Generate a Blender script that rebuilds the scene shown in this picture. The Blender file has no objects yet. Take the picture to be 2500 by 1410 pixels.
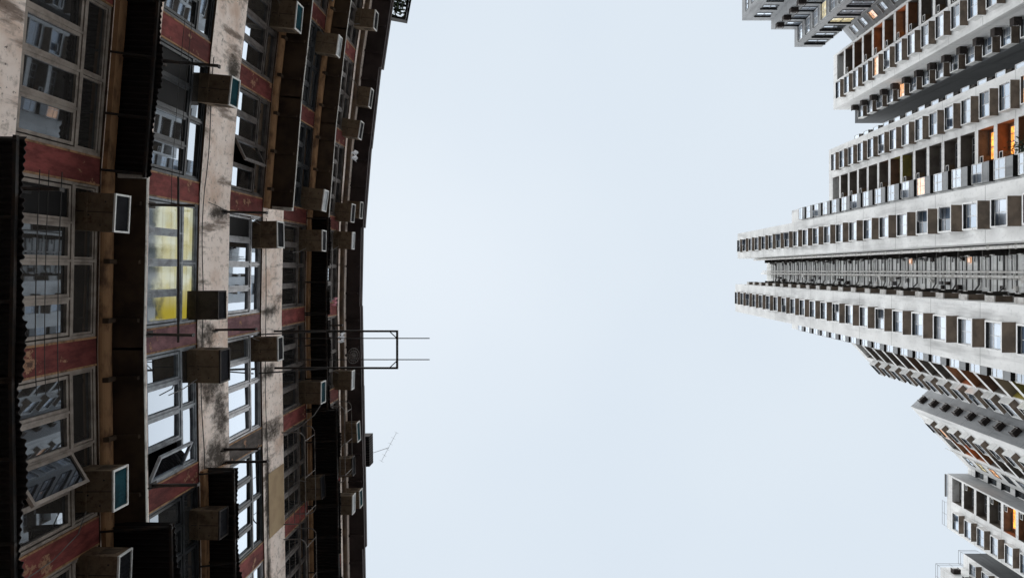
import bpy, math, random
from mathutils import Vector
R = math.radians
rnd = random.Random(7)
sc = bpy.context.scene
COL = sc.collection

# ------------------------------------------------------------------ camera, sky, sun, exposure
CZ = 1.6                       # eye height; every "h" below is metres above the eye
F = 1750.0                     # focal length in pixels of the 2500 px wide photograph
cd = bpy.data.cameras.new('camera')
cam = bpy.data.objects.new('camera', cd); COL.objects.link(cam)
cam.location = (0, 0, CZ); cam.rotation_euler = (math.pi, 0, 0)      # looking straight up
cd.sensor_fit = 'HORIZONTAL'; cd.sensor_width = 36.0; cd.lens = F / 2500 * 36
cd.shift_x = -92 / 2500; cd.shift_y = -45 / 2500
cd.clip_start = 0.1; cd.clip_end = 3000
sc.camera = cam

SUN_EL, SUN_AZ = R(80), R(-90)
w = bpy.data.worlds.new('World'); sc.world = w; w.use_nodes = True
nt = w.node_tree; nt.nodes.clear()
N = nt.nodes.new; L = nt.links.new
sky = N('ShaderNodeTexSky'); sky.sky_type = 'NISHITA'; sky.sun_disc = False
sky.sun_elevation = SUN_EL; sky.sun_rotation = SUN_AZ; sky.dust_density = 4.0; sky.air_density = 1.0
b1 = N('ShaderNodeBackground'); b1.inputs['Strength'].default_value = 0.05
L(sky.outputs[0], b1.inputs[0])
tc = N('ShaderNodeTexCoord'); nz = N('ShaderNodeTexNoise'); nz.inputs['Scale'].default_value = 1.6
nz.inputs['Detail'].default_value = 3
L(tc.outputs['Generated'], nz.inputs['Vector'])
cr = N('ShaderNodeValToRGB')
cr.color_ramp.elements[0].position = 0.3; cr.color_ramp.elements[0].color = (0.722, 0.808, 0.902, 1)
cr.color_ramp.elements[1].position = 0.75; cr.color_ramp.elements[1].color = (0.785, 0.86, 0.93, 1)
L(nz.outputs['Fac'], cr.inputs[0])
b2 = N('ShaderNodeBackground'); b2.inputs['Strength'].default_value = 0.362
L(cr.outputs[0], b2.inputs[0])
mx = N('ShaderNodeMixShader'); mx.inputs[0].default_value = 0.985          # a thick even overcast over the clear sky
L(b1.outputs[0], mx.inputs[1]); L(b2.outputs[0], mx.inputs[2])
out = N('ShaderNodeOutputWorld'); L(mx.outputs[0], out.inputs[0])

sd = bpy.data.lights.new('sun', 'SUN'); sd.energy = 1.5; sd.angle = R(130); sd.color = (1.0, 0.97, 0.93)
sun = bpy.data.objects.new('sun', sd); COL.objects.link(sun)
sun.location = (0, 0, 150)
sun.rotation_euler = (0, -R(10), 0)        # light comes down from just behind the old building
sc.view_settings.view_transform = 'Standard'; sc.view_settings.look = 'None'
sc.view_settings.exposure = 1.45; sc.view_settings.gamma = 1.0

# ------------------------------------------------------------------ materials
MATS = {}
def new_mat(name):
    m = bpy.data.materials.new(name); m.use_nodes = True
    m.node_tree.nodes.clear(); MATS[name] = m
    return m, m.node_tree.nodes.new, m.node_tree.links.new

def mathn(N, L, op, a, b=None, c=None):
    n = N('ShaderNodeMath'); n.operation = op
    for i, v in enumerate((a, b, c)):
        if v is None: continue
        if isinstance(v, (int, float)): n.inputs[i].default_value = v
        else: L(v, n.inputs[i])
    return n.outputs[0]

def mixc(N, L, f, a, b):
    n = N('ShaderNodeMix'); n.data_type = 'RGBA'
    for s, v in ((0, f), (6, a), (7, b)):
        if isinstance(v, tuple): n.inputs[s].default_value = v + (1,) if len(v) == 3 else v
        elif isinstance(v, (int, float)): n.inputs[s].default_value = v
        else: L(v, n.inputs[s])
    return n.outputs[2]

def noise(N, L, scale, detail=5, stretch=None, rough=0.6):
    g = N('ShaderNodeNewGeometry'); v = g.outputs['Position']
    if stretch:
        mp = N('ShaderNodeMapping'); mp.inputs['Scale'].default_value = stretch
        L(v, mp.inputs['Vector']); v = mp.outputs[0]
    n = N('ShaderNodeTexNoise'); n.inputs['Scale'].default_value = scale
    n.inputs['Detail'].default_value = detail; n.inputs['Roughness'].default_value = rough
    L(v, n.inputs['Vector'])
    return n.outputs['Fac']

def ramp(N, L, fac, lo, hi):
    n = N('ShaderNodeMapRange'); n.interpolation_type = 'SMOOTHSTEP'
    n.inputs['From Min'].default_value = lo; n.inputs['From Max'].default_value = hi
    L(fac, n.inputs['Value'])
    return n.outputs[0]

def finish(N, L, col, rough=0.85, bump=None, metal=0.0, spec=0.3, bstr=0.3):
    p = N('ShaderNodeBsdfPrincipled')
    if isinstance(col, tuple): p.inputs['Base Color'].default_value = col + (1,)
    else: L(col, p.inputs['Base Color'])
    p.inputs['Roughness'].default_value = rough; p.inputs['Metallic'].default_value = metal
    p.inputs['Specular IOR Level'].default_value = spec
    if bump is not None:
        b = N('ShaderNodeBump'); b.inputs['Strength'].default_value = bstr; b.inputs['Distance'].default_value = 0.02
        L(bump, b.inputs['Height']); L(b.outputs[0], p.inputs['Normal'])
    o = N('ShaderNodeOutputMaterial'); L(p.outputs[0], o.inputs[0])

def simple(name, col, dark=None, scale=3.0, lo=0.4, hi=0.65, rough=0.8, metal=0.0, spec=0.3, stretch=None, bstr=0.3, tint=None):
    m, N, L = new_mat(name)
    n1 = noise(N, L, scale, 6, stretch)
    c = mixc(N, L, ramp(N, L, n1, lo, hi), col, dark or tuple(x * 0.55 for x in col))
    if tint:                                     # every unit has aged differently: soot, rust, faded paint
        oi = N('ShaderNodeObjectInfo')
        c = mixc(N, L, mathn(N, L, 'MULTIPLY', oi.outputs['Random'], 0.7), c, tint)
        n2 = noise(N, L, scale * 2.2, 8, (1, 1, 0.5), 0.75)
        c = mixc(N, L, mathn(N, L, 'MULTIPLY', ramp(N, L, n2, 0.52, 0.68), 0.8), c, (0.07, 0.032, 0.016))
    finish(N, L, c, rough, n1, metal, spec, bstr)
    return m

def tower_concrete(name, col, joint=5.4):
    m, N, L = new_mat(name)
    big = noise(N, L, 0.35, 6, (1, 1, 0.45)); fine = noise(N, L, 4.0, 5); streak = noise(N, L, 1.1, 5, (1, 1, 0.12))
    c = mixc(N, L, ramp(N, L, big, 0.42, 0.72), col, tuple(x * 0.8 for x in col))
    c = mixc(N, L, mathn(N, L, 'MULTIPLY', ramp(N, L, streak, 0.5, 0.72), 0.6), c, tuple(x * 0.45 for x in col))
    c = mixc(N, L, mathn(N, L, 'MULTIPLY', ramp(N, L, fine, 0.5, 0.75), 0.45), c, tuple(x * 0.6 for x in col))
    g = N('ShaderNodeNewGeometry'); s = N('ShaderNodeSeparateXYZ'); L(g.outputs['Position'], s.inputs[0])
    d = mathn(N, L, 'FRACT', mathn(N, L, 'DIVIDE', s.outputs['Z'], joint))
    j = mathn(N, L, 'LESS_THAN', d, 0.012)
    c = mixc(N, L, mathn(N, L, 'MULTIPLY', j, 0.6), c, tuple(x * 0.35 for x in col))
    finish(N, L, c, 0.9, fine, 0, 0.2, 0.2)
    return m

tower_concrete('pale_concrete', (0.79, 0.79, 0.78))
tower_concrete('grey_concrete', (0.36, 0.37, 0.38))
tower_concrete('well_white', (0.90, 0.91, 0.90))  # lighter copy of the concrete, lifted to offset the well's shade
simple('ledge_dark', (0.05, 0.045, 0.04), (0.03, 0.027, 0.025), 2.0)
simple('pipe_white', (0.86, 0.85, 0.83), (0.6, 0.58, 0.55), 3.0)
tower_concrete('shaded_concrete', (0.10, 0.105, 0.11))  # darker copy of the concrete: shade of the gaps put into the colour
simple('brown_soffit', (0.21, 0.165, 0.13), (0.13, 0.105, 0.085), 1.2)  # undersides: shade and warm bounce put into the colour, along with dirt
simple('balcony_paint', (0.16, 0.14, 0.12), (0.10, 0.085, 0.075), 0.8)
simple('balcony_orange', (0.30, 0.13, 0.06), (0.2, 0.09, 0.045), 0.8)  # orange-brown interiors: glow of the lit rooms put into the wall colour
simple('balcony_brown', (0.17, 0.095, 0.06), (0.11, 0.065, 0.045), 0.8)
simple('balcony_olive', (0.30, 0.25, 0.06), (0.2, 0.17, 0.05), 0.8)
simple('alu', (0.42, 0.42, 0.43), (0.28, 0.28, 0.29), 5.0, rough=0.45, metal=0.3)
simple('white_frame', (0.74, 0.74, 0.74), (0.5, 0.49, 0.47), 5.0, rough=0.5)
simple('dark_frame', (0.035, 0.038, 0.042), None, 5.0, rough=0.4)
simple('red_paint_base', (0.25, 0.05, 0.045))
simple('canopy_soffit', (0.085, 0.055, 0.034), (0.035, 0.022, 0.015), 1.6, 0.35, 0.7)  # canopy underside: its shade and warm light from below are in the colour
simple('canopy_edge', (0.62, 0.60, 0.56), (0.3, 0.27, 0.24), 6.0, 0.45, 0.7)  # canopy edges and end caps paler: light they catch is painted in
simple('corrugated_dark', (0.010, 0.008, 0.008), (0.022, 0.013, 0.011), 2.0, 0.5, 0.8, rough=0.7)
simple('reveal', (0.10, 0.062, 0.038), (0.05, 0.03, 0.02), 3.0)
simple('alu_warm', (0.33, 0.28, 0.24), (0.20, 0.165, 0.14), 5.0, rough=0.5)
simple('alu_sooty', (0.13, 0.11, 0.10), (0.06, 0.05, 0.045), 5.0, rough=0.5)
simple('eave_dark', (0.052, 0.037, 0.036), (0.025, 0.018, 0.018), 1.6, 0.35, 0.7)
simple('alu_blue', (0.30, 0.33, 0.36), (0.17, 0.18, 0.2), 5.0, rough=0.5)
simple('lintel_tan', (0.36, 0.20, 0.10), (0.12, 0.065, 0.036), 2.5, 0.42, 0.7, stretch=(1, 1, 3))  # tan carries warm light from below in its colour
simple('ac_case', (0.19, 0.135, 0.085), (0.08, 0.052, 0.032), 6.0, 0.4, 0.7, tint=(0.16, 0.12, 0.08))
simple('ac_dark', (0.045, 0.036, 0.032), (0.025, 0.02, 0.02), 5.0)
simple('ac_white', (0.75, 0.75, 0.73), (0.5, 0.46, 0.42), 8.0, 0.5, 0.75)
simple('grille_teal', (0.012, 0.055, 0.07), (0.008, 0.03, 0.04), 4.0, rough=0.9, spec=0.05)
simple('grille_dark', (0.022, 0.022, 0.026), (0.013, 0.013, 0.015), 4.0, rough=0.9, spec=0.05)
simple('grille_grey', (0.35, 0.38, 0.40), (0.22, 0.24, 0.26), 4.0, rough=0.5)
simple('black_steel', (0.014, 0.013, 0.013), (0.03, 0.018, 0.012), 6.0, rough=0.6)
simple('dull_steel', (0.16, 0.15, 0.14), (0.09, 0.07, 0.06), 6.0, rough=0.5)
simple('wire_dark', (0.03, 0.028, 0.026), rough=0.7)
simple('pipe_pale', (0.62, 0.61, 0.59), (0.4, 0.38, 0.36), 3.0)
simple('pipe_grey', (0.16, 0.16, 0.16), (0.12, 0.12, 0.12), 3.0)
simple('cloth_white', (0.72, 0.72, 0.74), rough=0.95)
simple('cloth_pink', (0.55, 0.22, 0.26), rough=0.95)
simple('leaf', (0.035, 0.06, 0.022), (0.015, 0.028, 0.011), 6.0, rough=0.6)
simple('asphalt', (0.055, 0.054, 0.053), (0.035, 0.035, 0.035), 1.5, rough=0.9)
simple('board_dark', (0.006, 0.005, 0.005), rough=0.8)
simple('board_tan', (0.42, 0.30, 0.17), (0.34, 0.23, 0.13), 2.0)
simple('roof_felt', (0.12, 0.12, 0.12))

def red_paint(name='red_paint', a=(0.27, 0.068, 0.060), b=(0.12, 0.030, 0.027)):
    m, N, L = new_mat(name)
    n1 = noise(N, L, 2.2, 8, None, 0.7); n2 = noise(N, L, 7.0, 8, (1, 1, 0.35), 0.7); n3 = noise(N, L, 0.55, 3)
    c = mixc(N, L, ramp(N, L, n2, 0.36, 0.66), a, b)
    c = mixc(N, L, mathn(N, L, 'MULTIPLY', ramp(N, L, n3, 0.42, 0.62), 0.55), c, tuple(x * 0.35 for x in b))
    c = mixc(N, L, ramp(N, L, n1, 0.585, 0.63), c, (0.36, 0.20, 0.12))
    c = mixc(N, L, ramp(N, L, n1, 0.64, 0.70), c, (0.10, 0.055, 0.04))
    finish(N, L, c, 0.85, n1, 0, 0.2, 0.4)
red_paint('mauve_paint', (0.30, 0.15, 0.16), (0.15, 0.075, 0.085))
red_paint('sooty_paint', (0.17, 0.14, 0.125), (0.06, 0.048, 0.042))
red_paint()

def plaster():
    """weathered pale plaster: blotches, drips and a few big patches of black mould that stay where they are"""
    m, N, L = new_mat('old_plaster')
    big = noise(N, L, 0.9, 7, None, 0.65); fine = noise(N, L, 7.0, 7, None, 0.7)
    drip = noise(N, L, 3.0, 6, (1, 1, 0.22), 0.65); pits = noise(N, L, 16.0, 3)
    c = mixc(N, L, ramp(N, L, big, 0.44, 0.74), (0.98, 0.85, 0.765), (0.68, 0.49, 0.38))
    c = mixc(N, L, mathn(N, L, 'MULTIPLY', ramp(N, L, fine, 0.50, 0.68), 0.68), c, (0.36, 0.28, 0.23))
    c = mixc(N, L, mathn(N, L, 'MULTIPLY', ramp(N, L, drip, 0.54, 0.68), 0.85), c, (0.15, 0.105, 0.08))
    c = mixc(N, L, mathn(N, L, 'MULTIPLY', ramp(N, L, pits, 0.655, 0.71), 0.85), c, (0.09, 0.065, 0.05))
    g = N('ShaderNodeNewGeometry'); s = N('ShaderNodeSeparateXYZ'); L(g.outputs['Position'], s.inputs[0])
    tot = None
    for (y, h, sy, sh) in [(1.25, 13.75, 0.28, 0.5), (2.1, 13.9, 0.55, 0.6), (2.9, 14.3, 0.7, 0.35), (3.6, 14.1, 0.5, 0.7),
                           (2.35, 16.75, 0.22, 0.5), (3.75, 16.9, 0.3, 0.8), (5.2, 16.6, 1.6, 0.16), (0.95, 16.9, 0.18, 0.5),
                           (7.4, 16.6, 1.4, 0.16), (-1.1, 14.15, 0.16, 0.45), (-4.0, 14.4, 0.35, 0.3), (-3.2, 13.5, 0.4, 0.15)]:
        a = mathn(N, L, 'DIVIDE', mathn(N, L, 'SUBTRACT', s.outputs['Y'], y), sy)
        b = mathn(N, L, 'DIVIDE', mathn(N, L, 'SUBTRACT', s.outputs['Z'], h + CZ), sh)
        r2 = mathn(N, L, 'ADD', mathn(N, L, 'MULTIPLY', a, a), mathn(N, L, 'MULTIPLY', b, b))
        q = mathn(N, L, 'EXPONENT', mathn(N, L, 'MULTIPLY', r2, -0.8))
        tot = q if tot is None else mathn(N, L, 'MAXIMUM', tot, q)
    nn = noise(N, L, 3.4, 10, (1, 1, 0.8), 0.78)
    k = mathn(N, L, 'ADD', tot, mathn(N, L, 'MULTIPLY', mathn(N, L, 'SUBTRACT', nn, 0.5), 2.6))
    c = mixc(N, L, mathn(N, L, 'MULTIPLY', ramp(N, L, k, 0.25, 1.05), 0.95), c, (0.035, 0.027, 0.02))
    finish(N, L, c, 0.9, fine, 0, 0.15, 0.5)
plaster()

def glass(name, base_lo, base_hi, refl_lo=0.10, refl_hi=0.47, emit=None):
    m, N, L = new_mat(name)
    oi = N('ShaderNodeObjectInfo')
    n1 = noise(N, L, 1.3, 3)
    rr = mathn(N, L, 'FRACT', mathn(N, L, 'ADD', oi.outputs['Random'], mathn(N, L, 'MULTIPLY', n1, 0.35)))
    c = mixc(N, L, rr, base_lo, base_hi)
    d = N('ShaderNodeBsdfDiffuse'); L(c, d.inputs['Color'])
    base = d.outputs[0]
    if emit:
        e = N('ShaderNodeEmission'); e.inputs['Strength'].default_value = emit[1]
        n2 = noise(N, L, 2.6, 4)
        L(mixc(N, L, ramp(N, L, n2, 0.35, 0.68), emit[0], tuple(x * 0.35 for x in emit[0])), e.inputs['Color'])
        ad = N('ShaderNodeAddShader'); L(base, ad.inputs[0]); L(e.outputs[0], ad.inputs[1]); base = ad.outputs[0]
    gl = N('ShaderNodeBsdfGlossy'); gl.inputs['Roughness'].default_value = 0.015
    gl.inputs['Color'].default_value = (0.78, 0.88, 1.0, 1)
    bw = noise(N, L, 0.9, 2); bp = N('ShaderNodeBump'); bp.inputs['Strength'].default_value = 0.012; bp.inputs['Distance'].default_value = 0.05
    L(bw, bp.inputs['Height']); L(bp.outputs[0], gl.inputs['Normal'])
    lw = N('ShaderNodeLayerWeight'); lw.inputs['Blend'].default_value = 0.5
    mr = N('ShaderNodeMapRange'); mr.interpolation_type = 'SMOOTHSTEP'
    mr.inputs['From Min'].default_value = 0.3; mr.inputs['From Max'].default_value = 0.72
    mr.inputs['To Min'].default_value = refl_lo; mr.inputs['To Max'].default_value = refl_hi
    L(lw.outputs['Facing'], mr.inputs['Value'])
    mx = N('ShaderNodeMixShader'); L(mr.outputs[0], mx.inputs[0]); L(base, mx.inputs[1]); L(gl.outputs[0], mx.inputs[2])
    o = N('ShaderNodeOutputMaterial'); L(mx.outputs[0], o.inputs[0])
glass('glass_old', (0.012, 0.012, 0.014), (0.05, 0.045, 0.04))
glass('glass_tower', (0.22, 0.25, 0.29), (0.58, 0.62, 0.68), 0.15, 0.40)
glass('glass_blue', (0.10, 0.14, 0.20), (0.22, 0.27, 0.34), 0.2, 0.42)
glass('glass_dark', (0.012, 0.014, 0.016), (0.06, 0.06, 0.06), 0.04, 0.3)
glass('glass_orange', (0.2, 0.1, 0.05), (0.3, 0.15, 0.06), 0.05, 0.2, ((1.0, 0.34, 0.06), 1.15))
glass('glass_peach', (0.4, 0.25, 0.15), (0.4, 0.25, 0.15), 0.1, 0.3, ((1.0, 0.50, 0.24), 0.62))
glass('glass_warmwhite', (0.3, 0.28, 0.2), (0.3, 0.28, 0.2), 0.1, 0.3, ((1.0, 0.85, 0.5), 0.45))

def lit_window():
    """yellow room light behind a frosted pane, with the shadow of a shelf and a curtain"""
    m, N, L = new_mat('glass_lit_room')
    g = N('ShaderNodeNewGeometry'); s = N('ShaderNodeSeparateXYZ'); L(g.outputs['Position'], s.inputs[0])
    n1 = noise(N, L, 2.2, 4); n2 = noise(N, L, 6.0, 4, (1, 1, 4))
    up = mathn(N, L, 'DIVIDE', mathn(N, L, 'SUBTRACT', s.outputs['Z'], 11.85 + CZ), 1.3)
    lit = ramp(N, L, mathn(N, L, 'ADD', up, mathn(N, L, 'MULTIPLY', mathn(N, L, 'SUBTRACT', n1, 0.5), 0.9)), 0.12, 0.42)
    bars = mathn(N, L, 'LESS_THAN', mathn(N, L, 'FRACT', mathn(N, L, 'MULTIPLY', s.outputs['Z'], 3.6)), 0.12)
    c = mixc(N, L, ramp(N, L, n1, 0.42, 0.62), (0.80, 0.75, 0.40), (0.80, 0.82, 0.60))
    c = mixc(N, L, mathn(N, L, 'MULTIPLY', bars, 0.35), c, (0.3, 0.24, 0.05))
    c = mixc(N, L, ramp(N, L, s.outputs['Y'], 0.25, 0.75), c, (0.62, 0.50, 0.06))
    c = mixc(N, L, lit, (0.07, 0.09, 0.10), c)  # dark teal lower part: a reflection painted into the glow
    e = N('ShaderNodeEmission'); e.inputs['Strength'].default_value = 0.27; L(c, e.inputs['Color'])
    gl = N('ShaderNodeBsdfGlossy'); gl.inputs['Roughness'].default_value = 0.05; gl.inputs['Color'].default_value = (0.9, 0.95, 1, 1)
    mx = N('ShaderNodeMixShader'); mx.inputs[0].default_value = 0.27
    L(e.outputs[0], mx.inputs[1]); L(gl.outputs[0], mx.inputs[2])
    o = N('ShaderNodeOutputMaterial'); L(mx.outputs[0], o.inputs[0])
lit_window()

# ------------------------------------------------------------------ mesh helpers
class MB:
    def __init__(self): self.v, self.f, self.m = [], [], []
    def quad(self, a, b, c, d, m=0):
        n = len(self.v); self.v += [tuple(a), tuple(b), tuple(c), tuple(d)]
        self.f.append((n, n + 1, n + 2, n + 3)); self.m.append(m)
    def box(self, x0, x1, y0, y1, z0, z1, m=0, bottom=None, front=None, top=None):
        n = len(self.v)
        self.v += [(x, y, z) for z in (z0, z1) for y in (y0, y1) for x in (x0, x1)]
        for k, fc in enumerate(((0, 2, 3, 1), (4, 5, 7, 6), (0, 1, 5, 4), (2, 6, 7, 3), (0, 4, 6, 2), (1, 3, 7, 5))):
            self.f.append(tuple(n + i for i in fc))
            mm = m
            if k == 0 and bottom is not None: mm = bottom
            if k == 1 and top is not None: mm = top
            if k == 5 and front is not None: mm = front
            self.m.append(mm)
        return self
    def tube(self, p, q, r, m=0, seg=8, r2=None):
        p, q = Vector(p), Vector(q); d = (q - p)
        if d.length < 1e-6: return self
        d.normalize(); a = d.orthogonal().normalized(); b = d.cross(a); n = len(self.v); r2 = r if r2 is None else r2
        for (c, rr) in ((p, r), (q, r2)):
            for i in range(seg):
                t = 2 * math.pi * i / seg
                self.v.append(tuple(c + (a * math.cos(t) + b * math.sin(t)) * rr))
        for i in range(seg):
            j = (i + 1) % seg
            self.f.append((n + i, n + j, n + seg + j, n + seg + i)); self.m.append(m)
        self.f.append(tuple(n + i for i in reversed(range(seg)))); self.m.append(m)
        self.f.append(tuple(n + seg + i for i in range(seg))); self.m.append(m)
        return self
    def path(self, pts, r, m=0, seg=6):
        for a, b in zip(pts, pts[1:]): self.tube(a, b, r, m, seg)
        return self
    def prism(self, pts, z0, z1, m=0, top=None, bottom=None):
        n = len(self.v); k = len(pts)
        self.v += [(x, y, z0) for x, y in pts] + [(x, y, z1) for x, y in pts]
        for i in range(k):
            j = (i + 1) % k
            self.f.append((n + i, n + j, n + k + j, n + k + i)); self.m.append(m)
        self.f.append(tuple(n + k + i for i in range(k))); self.m.append(m if top is None else top)
        self.f.append(tuple(n + i for i in reversed(range(k)))); self.m.append(m if bottom is None else bottom)
        return self
    def mesh(self, name, mats):
        me = bpy.data.meshes.new(name); me.from_pydata(self.v, [], self.f)
        for mm in (mats if isinstance(mats, (list, tuple)) else [mats]): me.materials.append(MATS[mm])
        me.polygons.foreach_set('material_index', self.m); me.update()
        return me

def inst(name, me, parent=None, loc=(0, 0, 0), rz=0.0):
    o = bpy.data.objects.new(name, me); COL.objects.link(o)
    o.location = loc; o.rotation_euler = (0, 0, rz)
    if parent: o.parent = parent
    return o

def empty(name, loc=(0, 0, 0), rz=0.0, parent=None):
    o = bpy.data.objects.new(name, None); COL.objects.link(o); o.empty_display_size = 0.2
    o.location = loc; o.rotation_euler = (0, 0, rz)
    if parent: o.parent = parent
    return o

def tag(o, label, cat, group=None):
    o['label'] = label; o['category'] = cat
    if group: o['group'] = group
    return o

ORD = ['topmost', 'second', 'third', 'fourth', 'fifth', 'sixth', 'seventh', 'eighth', 'ninth', 'tenth', 'eleventh', 'twelfth',
       'thirteenth', 'fourteenth', 'fifteenth', 'sixteenth', 'seventeenth', 'eighteenth', 'nineteenth', 'twentieth']

# ------------------------------------------------------------------ ground
g = MB(); g.quad((-900, -900, 0), (900, -900, 0), (900, 900, 0), (-900, 900, 0))
o = inst('ground', g.mesh('ground', 'asphalt')); o['kind'] = 'structure'

# ------------------------------------------------------------------ the old building
BAYW = 2.61
def YB(k): return -1.44 + BAYW * k                 # bay k lies between YB(k) and YB(k+1)
def DL(Y):
    if Y < -0.5:
        t = -0.5 - Y; return 6.6 - 0.05 * t - 0.0065 * t * t
    return 6.6 - 0.015 * max(0, Y - 1)
def bay_frame(k):
    a, b = Vector((-DL(YB(k)), YB(k))), Vector((-DL(YB(k + 1)), YB(k + 1)))
    d = (b - a); wd = d.length; d.normalize()
    return (a + b) / 2, math.atan2(-d.x, d.y), wd       # centre, angle of the outward normal, width
def at(Y, p=0.0):
    k = math.floor((Y + 1.44) / BAYW); c, phi, wd = bay_frame(k)
    n = Vector((math.cos(phi), math.sin(phi))); e = Vector((-n.y, n.x))
    s = (Y - c.y) / e.y; q = c + e * s + n * p
    return q.x, q.y, phi
TOP = {i: 10.46 + 2.96 * (i - 1) for i in range(0, 6)}   # window heads of storeys 0..5
WH = 1.70
BAYS = range(-5, 5)
old = empty('apartment_building', (-6.6, 0, 0))
tag(old, 'dark weathered old apartment building with red piers, thin canopies and many box air conditioners', 'building')
def oloc(x, y, h): return (x + 6.6, y, h + CZ)          # world plan + h -> local to the building
def oput(name, me, x, y, h, phi, parent=None):
    return inst(name, me, old, oloc(x, y, h), phi) if parent is None else inst(name, me, parent)

# shell: spandrels for every bay, room boxes behind the windows, lower storeys, roof
wall = MB()
def wbox(k, p0, p1, s0, s1, h0, h1, m=0):
    c, phi, wd = bay_frame(k); n = Vector((math.cos(phi), math.sin(phi))); e = Vector((-n.y, n.x))
    pts = [c + n * p + e * s for p, s in ((p0, s0), (p1, s0), (p1, s1), (p0, s1))]
    wall.prism([(q.x + 6.6, q.y) for q in pts], h0 + CZ, h1 + CZ, m, None, 2 if m == 0 else None)  # spandrel undersides dark brown: shade over the windows put into the colour
for k in BAYS:
    c, phi, wd = bay_frame(k); hw = wd / 2 + 0.006
    for i in range(0, 5):
        wbox(k, -0.45, 0.0, -hw, hw, TOP[i], TOP[i + 1] - WH)
    wbox(k, -0.45, 0.0, -hw, hw, TOP[5], 24.3)
    wbox(k, -0.45, 0.0, -hw, hw, -CZ, TOP[0] - WH)
    wbox(k, -9.0, -0.46, -hw, hw, -CZ, 24.2, 1)
inst('wall', wall.mesh('old_wall', ['old_plaster', 'board_dark', 'reveal']), old)

pm = MB(); pm.box(-0.3, -0.02, -0.2, 0.2, 0, WH, 0); pm.box(-0.05, -0.014, -0.212, -0.185, 0, WH, 1); pm.box(-0.05, -0.014, 0.185, 0.212, 0, WH, 1)
pier_me = {c: pm.mesh('pier', [c, 'lintel_tan']) for c in ('red_paint', 'mauve_paint', 'sooty_paint')}
for k in range(-4, 5):
    for i in range(1, 6):
        x, y, phi = at(YB(k) + 0.001)
        oput('pier', pier_me[{(1, 3): 'mauve_paint', (1, 2): 'mauve_paint', (2, 3): 'sooty_paint'}.get((k, i), 'red_paint')], x, y, TOP[i] - WH, phi)

# windows
OW = BAYW - 0.40
def pane_quad(mb, x, y0, y1, z0, z1, rg, m=0, lean=0.0):
    ty, tz = rg.uniform(-1, 1) * 0.012, rg.uniform(-1, 1) * 0.010 - lean     # panes never sit quite flat
    hy, hz = (y1 - y0) / 2, (z1 - z0) / 2
    mb.quad((x - ty * hy - tz * hz, y0, z0), (x + ty * hy - tz * hz, y1, z0), (x + ty * hy + tz * hz, y1, z1), (x - ty * hy + tz * hz, y0, z1), m)
def bar_rect(mb, x0, x1, y0, y1, z0, z1, t, m=0):
    mb.box(x0, x1, y0, y1, z0, z0 + t, m); mb.box(x0, x1, y0, y1, z1 - t, z1, m)
    mb.box(x0, x1, y0, y0 + t, z0 + t, z1 - t, m); mb.box(x0, x1, y1 - t, y1, z0 + t, z1 - t, m)
def old_window(k, i, frame=None, pane='glass_old', open_sash=(), lean=0.0, boards=(), hinge=-1):
    rg = random.Random(k * 31 + i * 7); frame = frame or ('alu_warm' if i == 1 else 'alu_sooty' if i > 3 or (i == 3 and k < 0) else 'alu_blue' if i == 2 else 'alu')
    x, y, phi = at(YB(k) + BAYW / 2)
    h0 = TOP[i] - WH; W = OW; hw = W / 2; zt = 1.16; px = -0.085
    fr = MB(); pa = MB()
    bar_rect(fr, -0.12, -0.035, -hw, hw, 0, WH, 0.055)
    fr.box(-0.12, -0.03, -hw + 0.055, hw - 0.055, zt - 0.03, zt + 0.03)
    cw = (W - 0.11) / 4; sashes = []
    for j in range(4):
        a, b = -hw + 0.055 + j * cw, -hw + 0.055 + (j + 1) * cw
        if j: fr.box(-0.12, -0.032, a - 0.018, a + 0.018, 0.055, zt - 0.03)
        if j in open_sash: sashes.append((j, a, b)); continue
        bar_rect(fr, -0.10, -0.045, a + 0.02, b - 0.02, 0.06, zt - 0.035, 0.045)
        if j in boards: pa.box(-0.09, -0.07, a + 0.06, b - 0.06, 0.1, zt - 0.08, 1)
        else: pane_quad(pa, px, a + 0.06, b - 0.06, 0.10, zt - 0.075, rg, 0, lean)
    fr.box(-0.12, -0.033, -0.02, 0.02, zt + 0.03, WH - 0.055)
    for a, b in ((-hw + 0.055, -0.02), (0.02, hw - 0.055)):
        bar_rect(fr, -0.10, -0.05, a + 0.006, b - 0.006, zt + 0.035, WH - 0.06, 0.03)
        pane_quad(pa, px, a + 0.03, b - 0.03, zt + 0.06, WH - 0.085, rg)
    win = oput('window', fr.mesh('window_frame', frame), x, y, h0, phi)
    inst('pane', pa.mesh('window_pane', [pane, 'board_dark']), win)
    for (j, a, b) in sashes:
        sm = MB(); wd = b - a - 0.04; bar_rect(sm, -0.03, 0.02, 0, wd, 0, zt - 0.1, 0.045)
        sm.quad((-0.005, 0.04, 0.04), (-0.005, wd - 0.04, 0.04), (-0.005, wd - 0.04, zt - 0.14), (-0.005, 0.04, zt - 0.14), 1)
        s = inst('open_sash', sm.mesh('open_sash', [frame, 'glass_old']), win, (-0.03, a + 0.02, 0.065), 0)
        s.rotation_euler = (0, 0, -R(30))
        if hinge > 0: s.location = (-0.03, b - 0.02, 0.065 + zt - 0.1); s.rotation_euler = (math.pi, 0, R(24))
    return win
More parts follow.
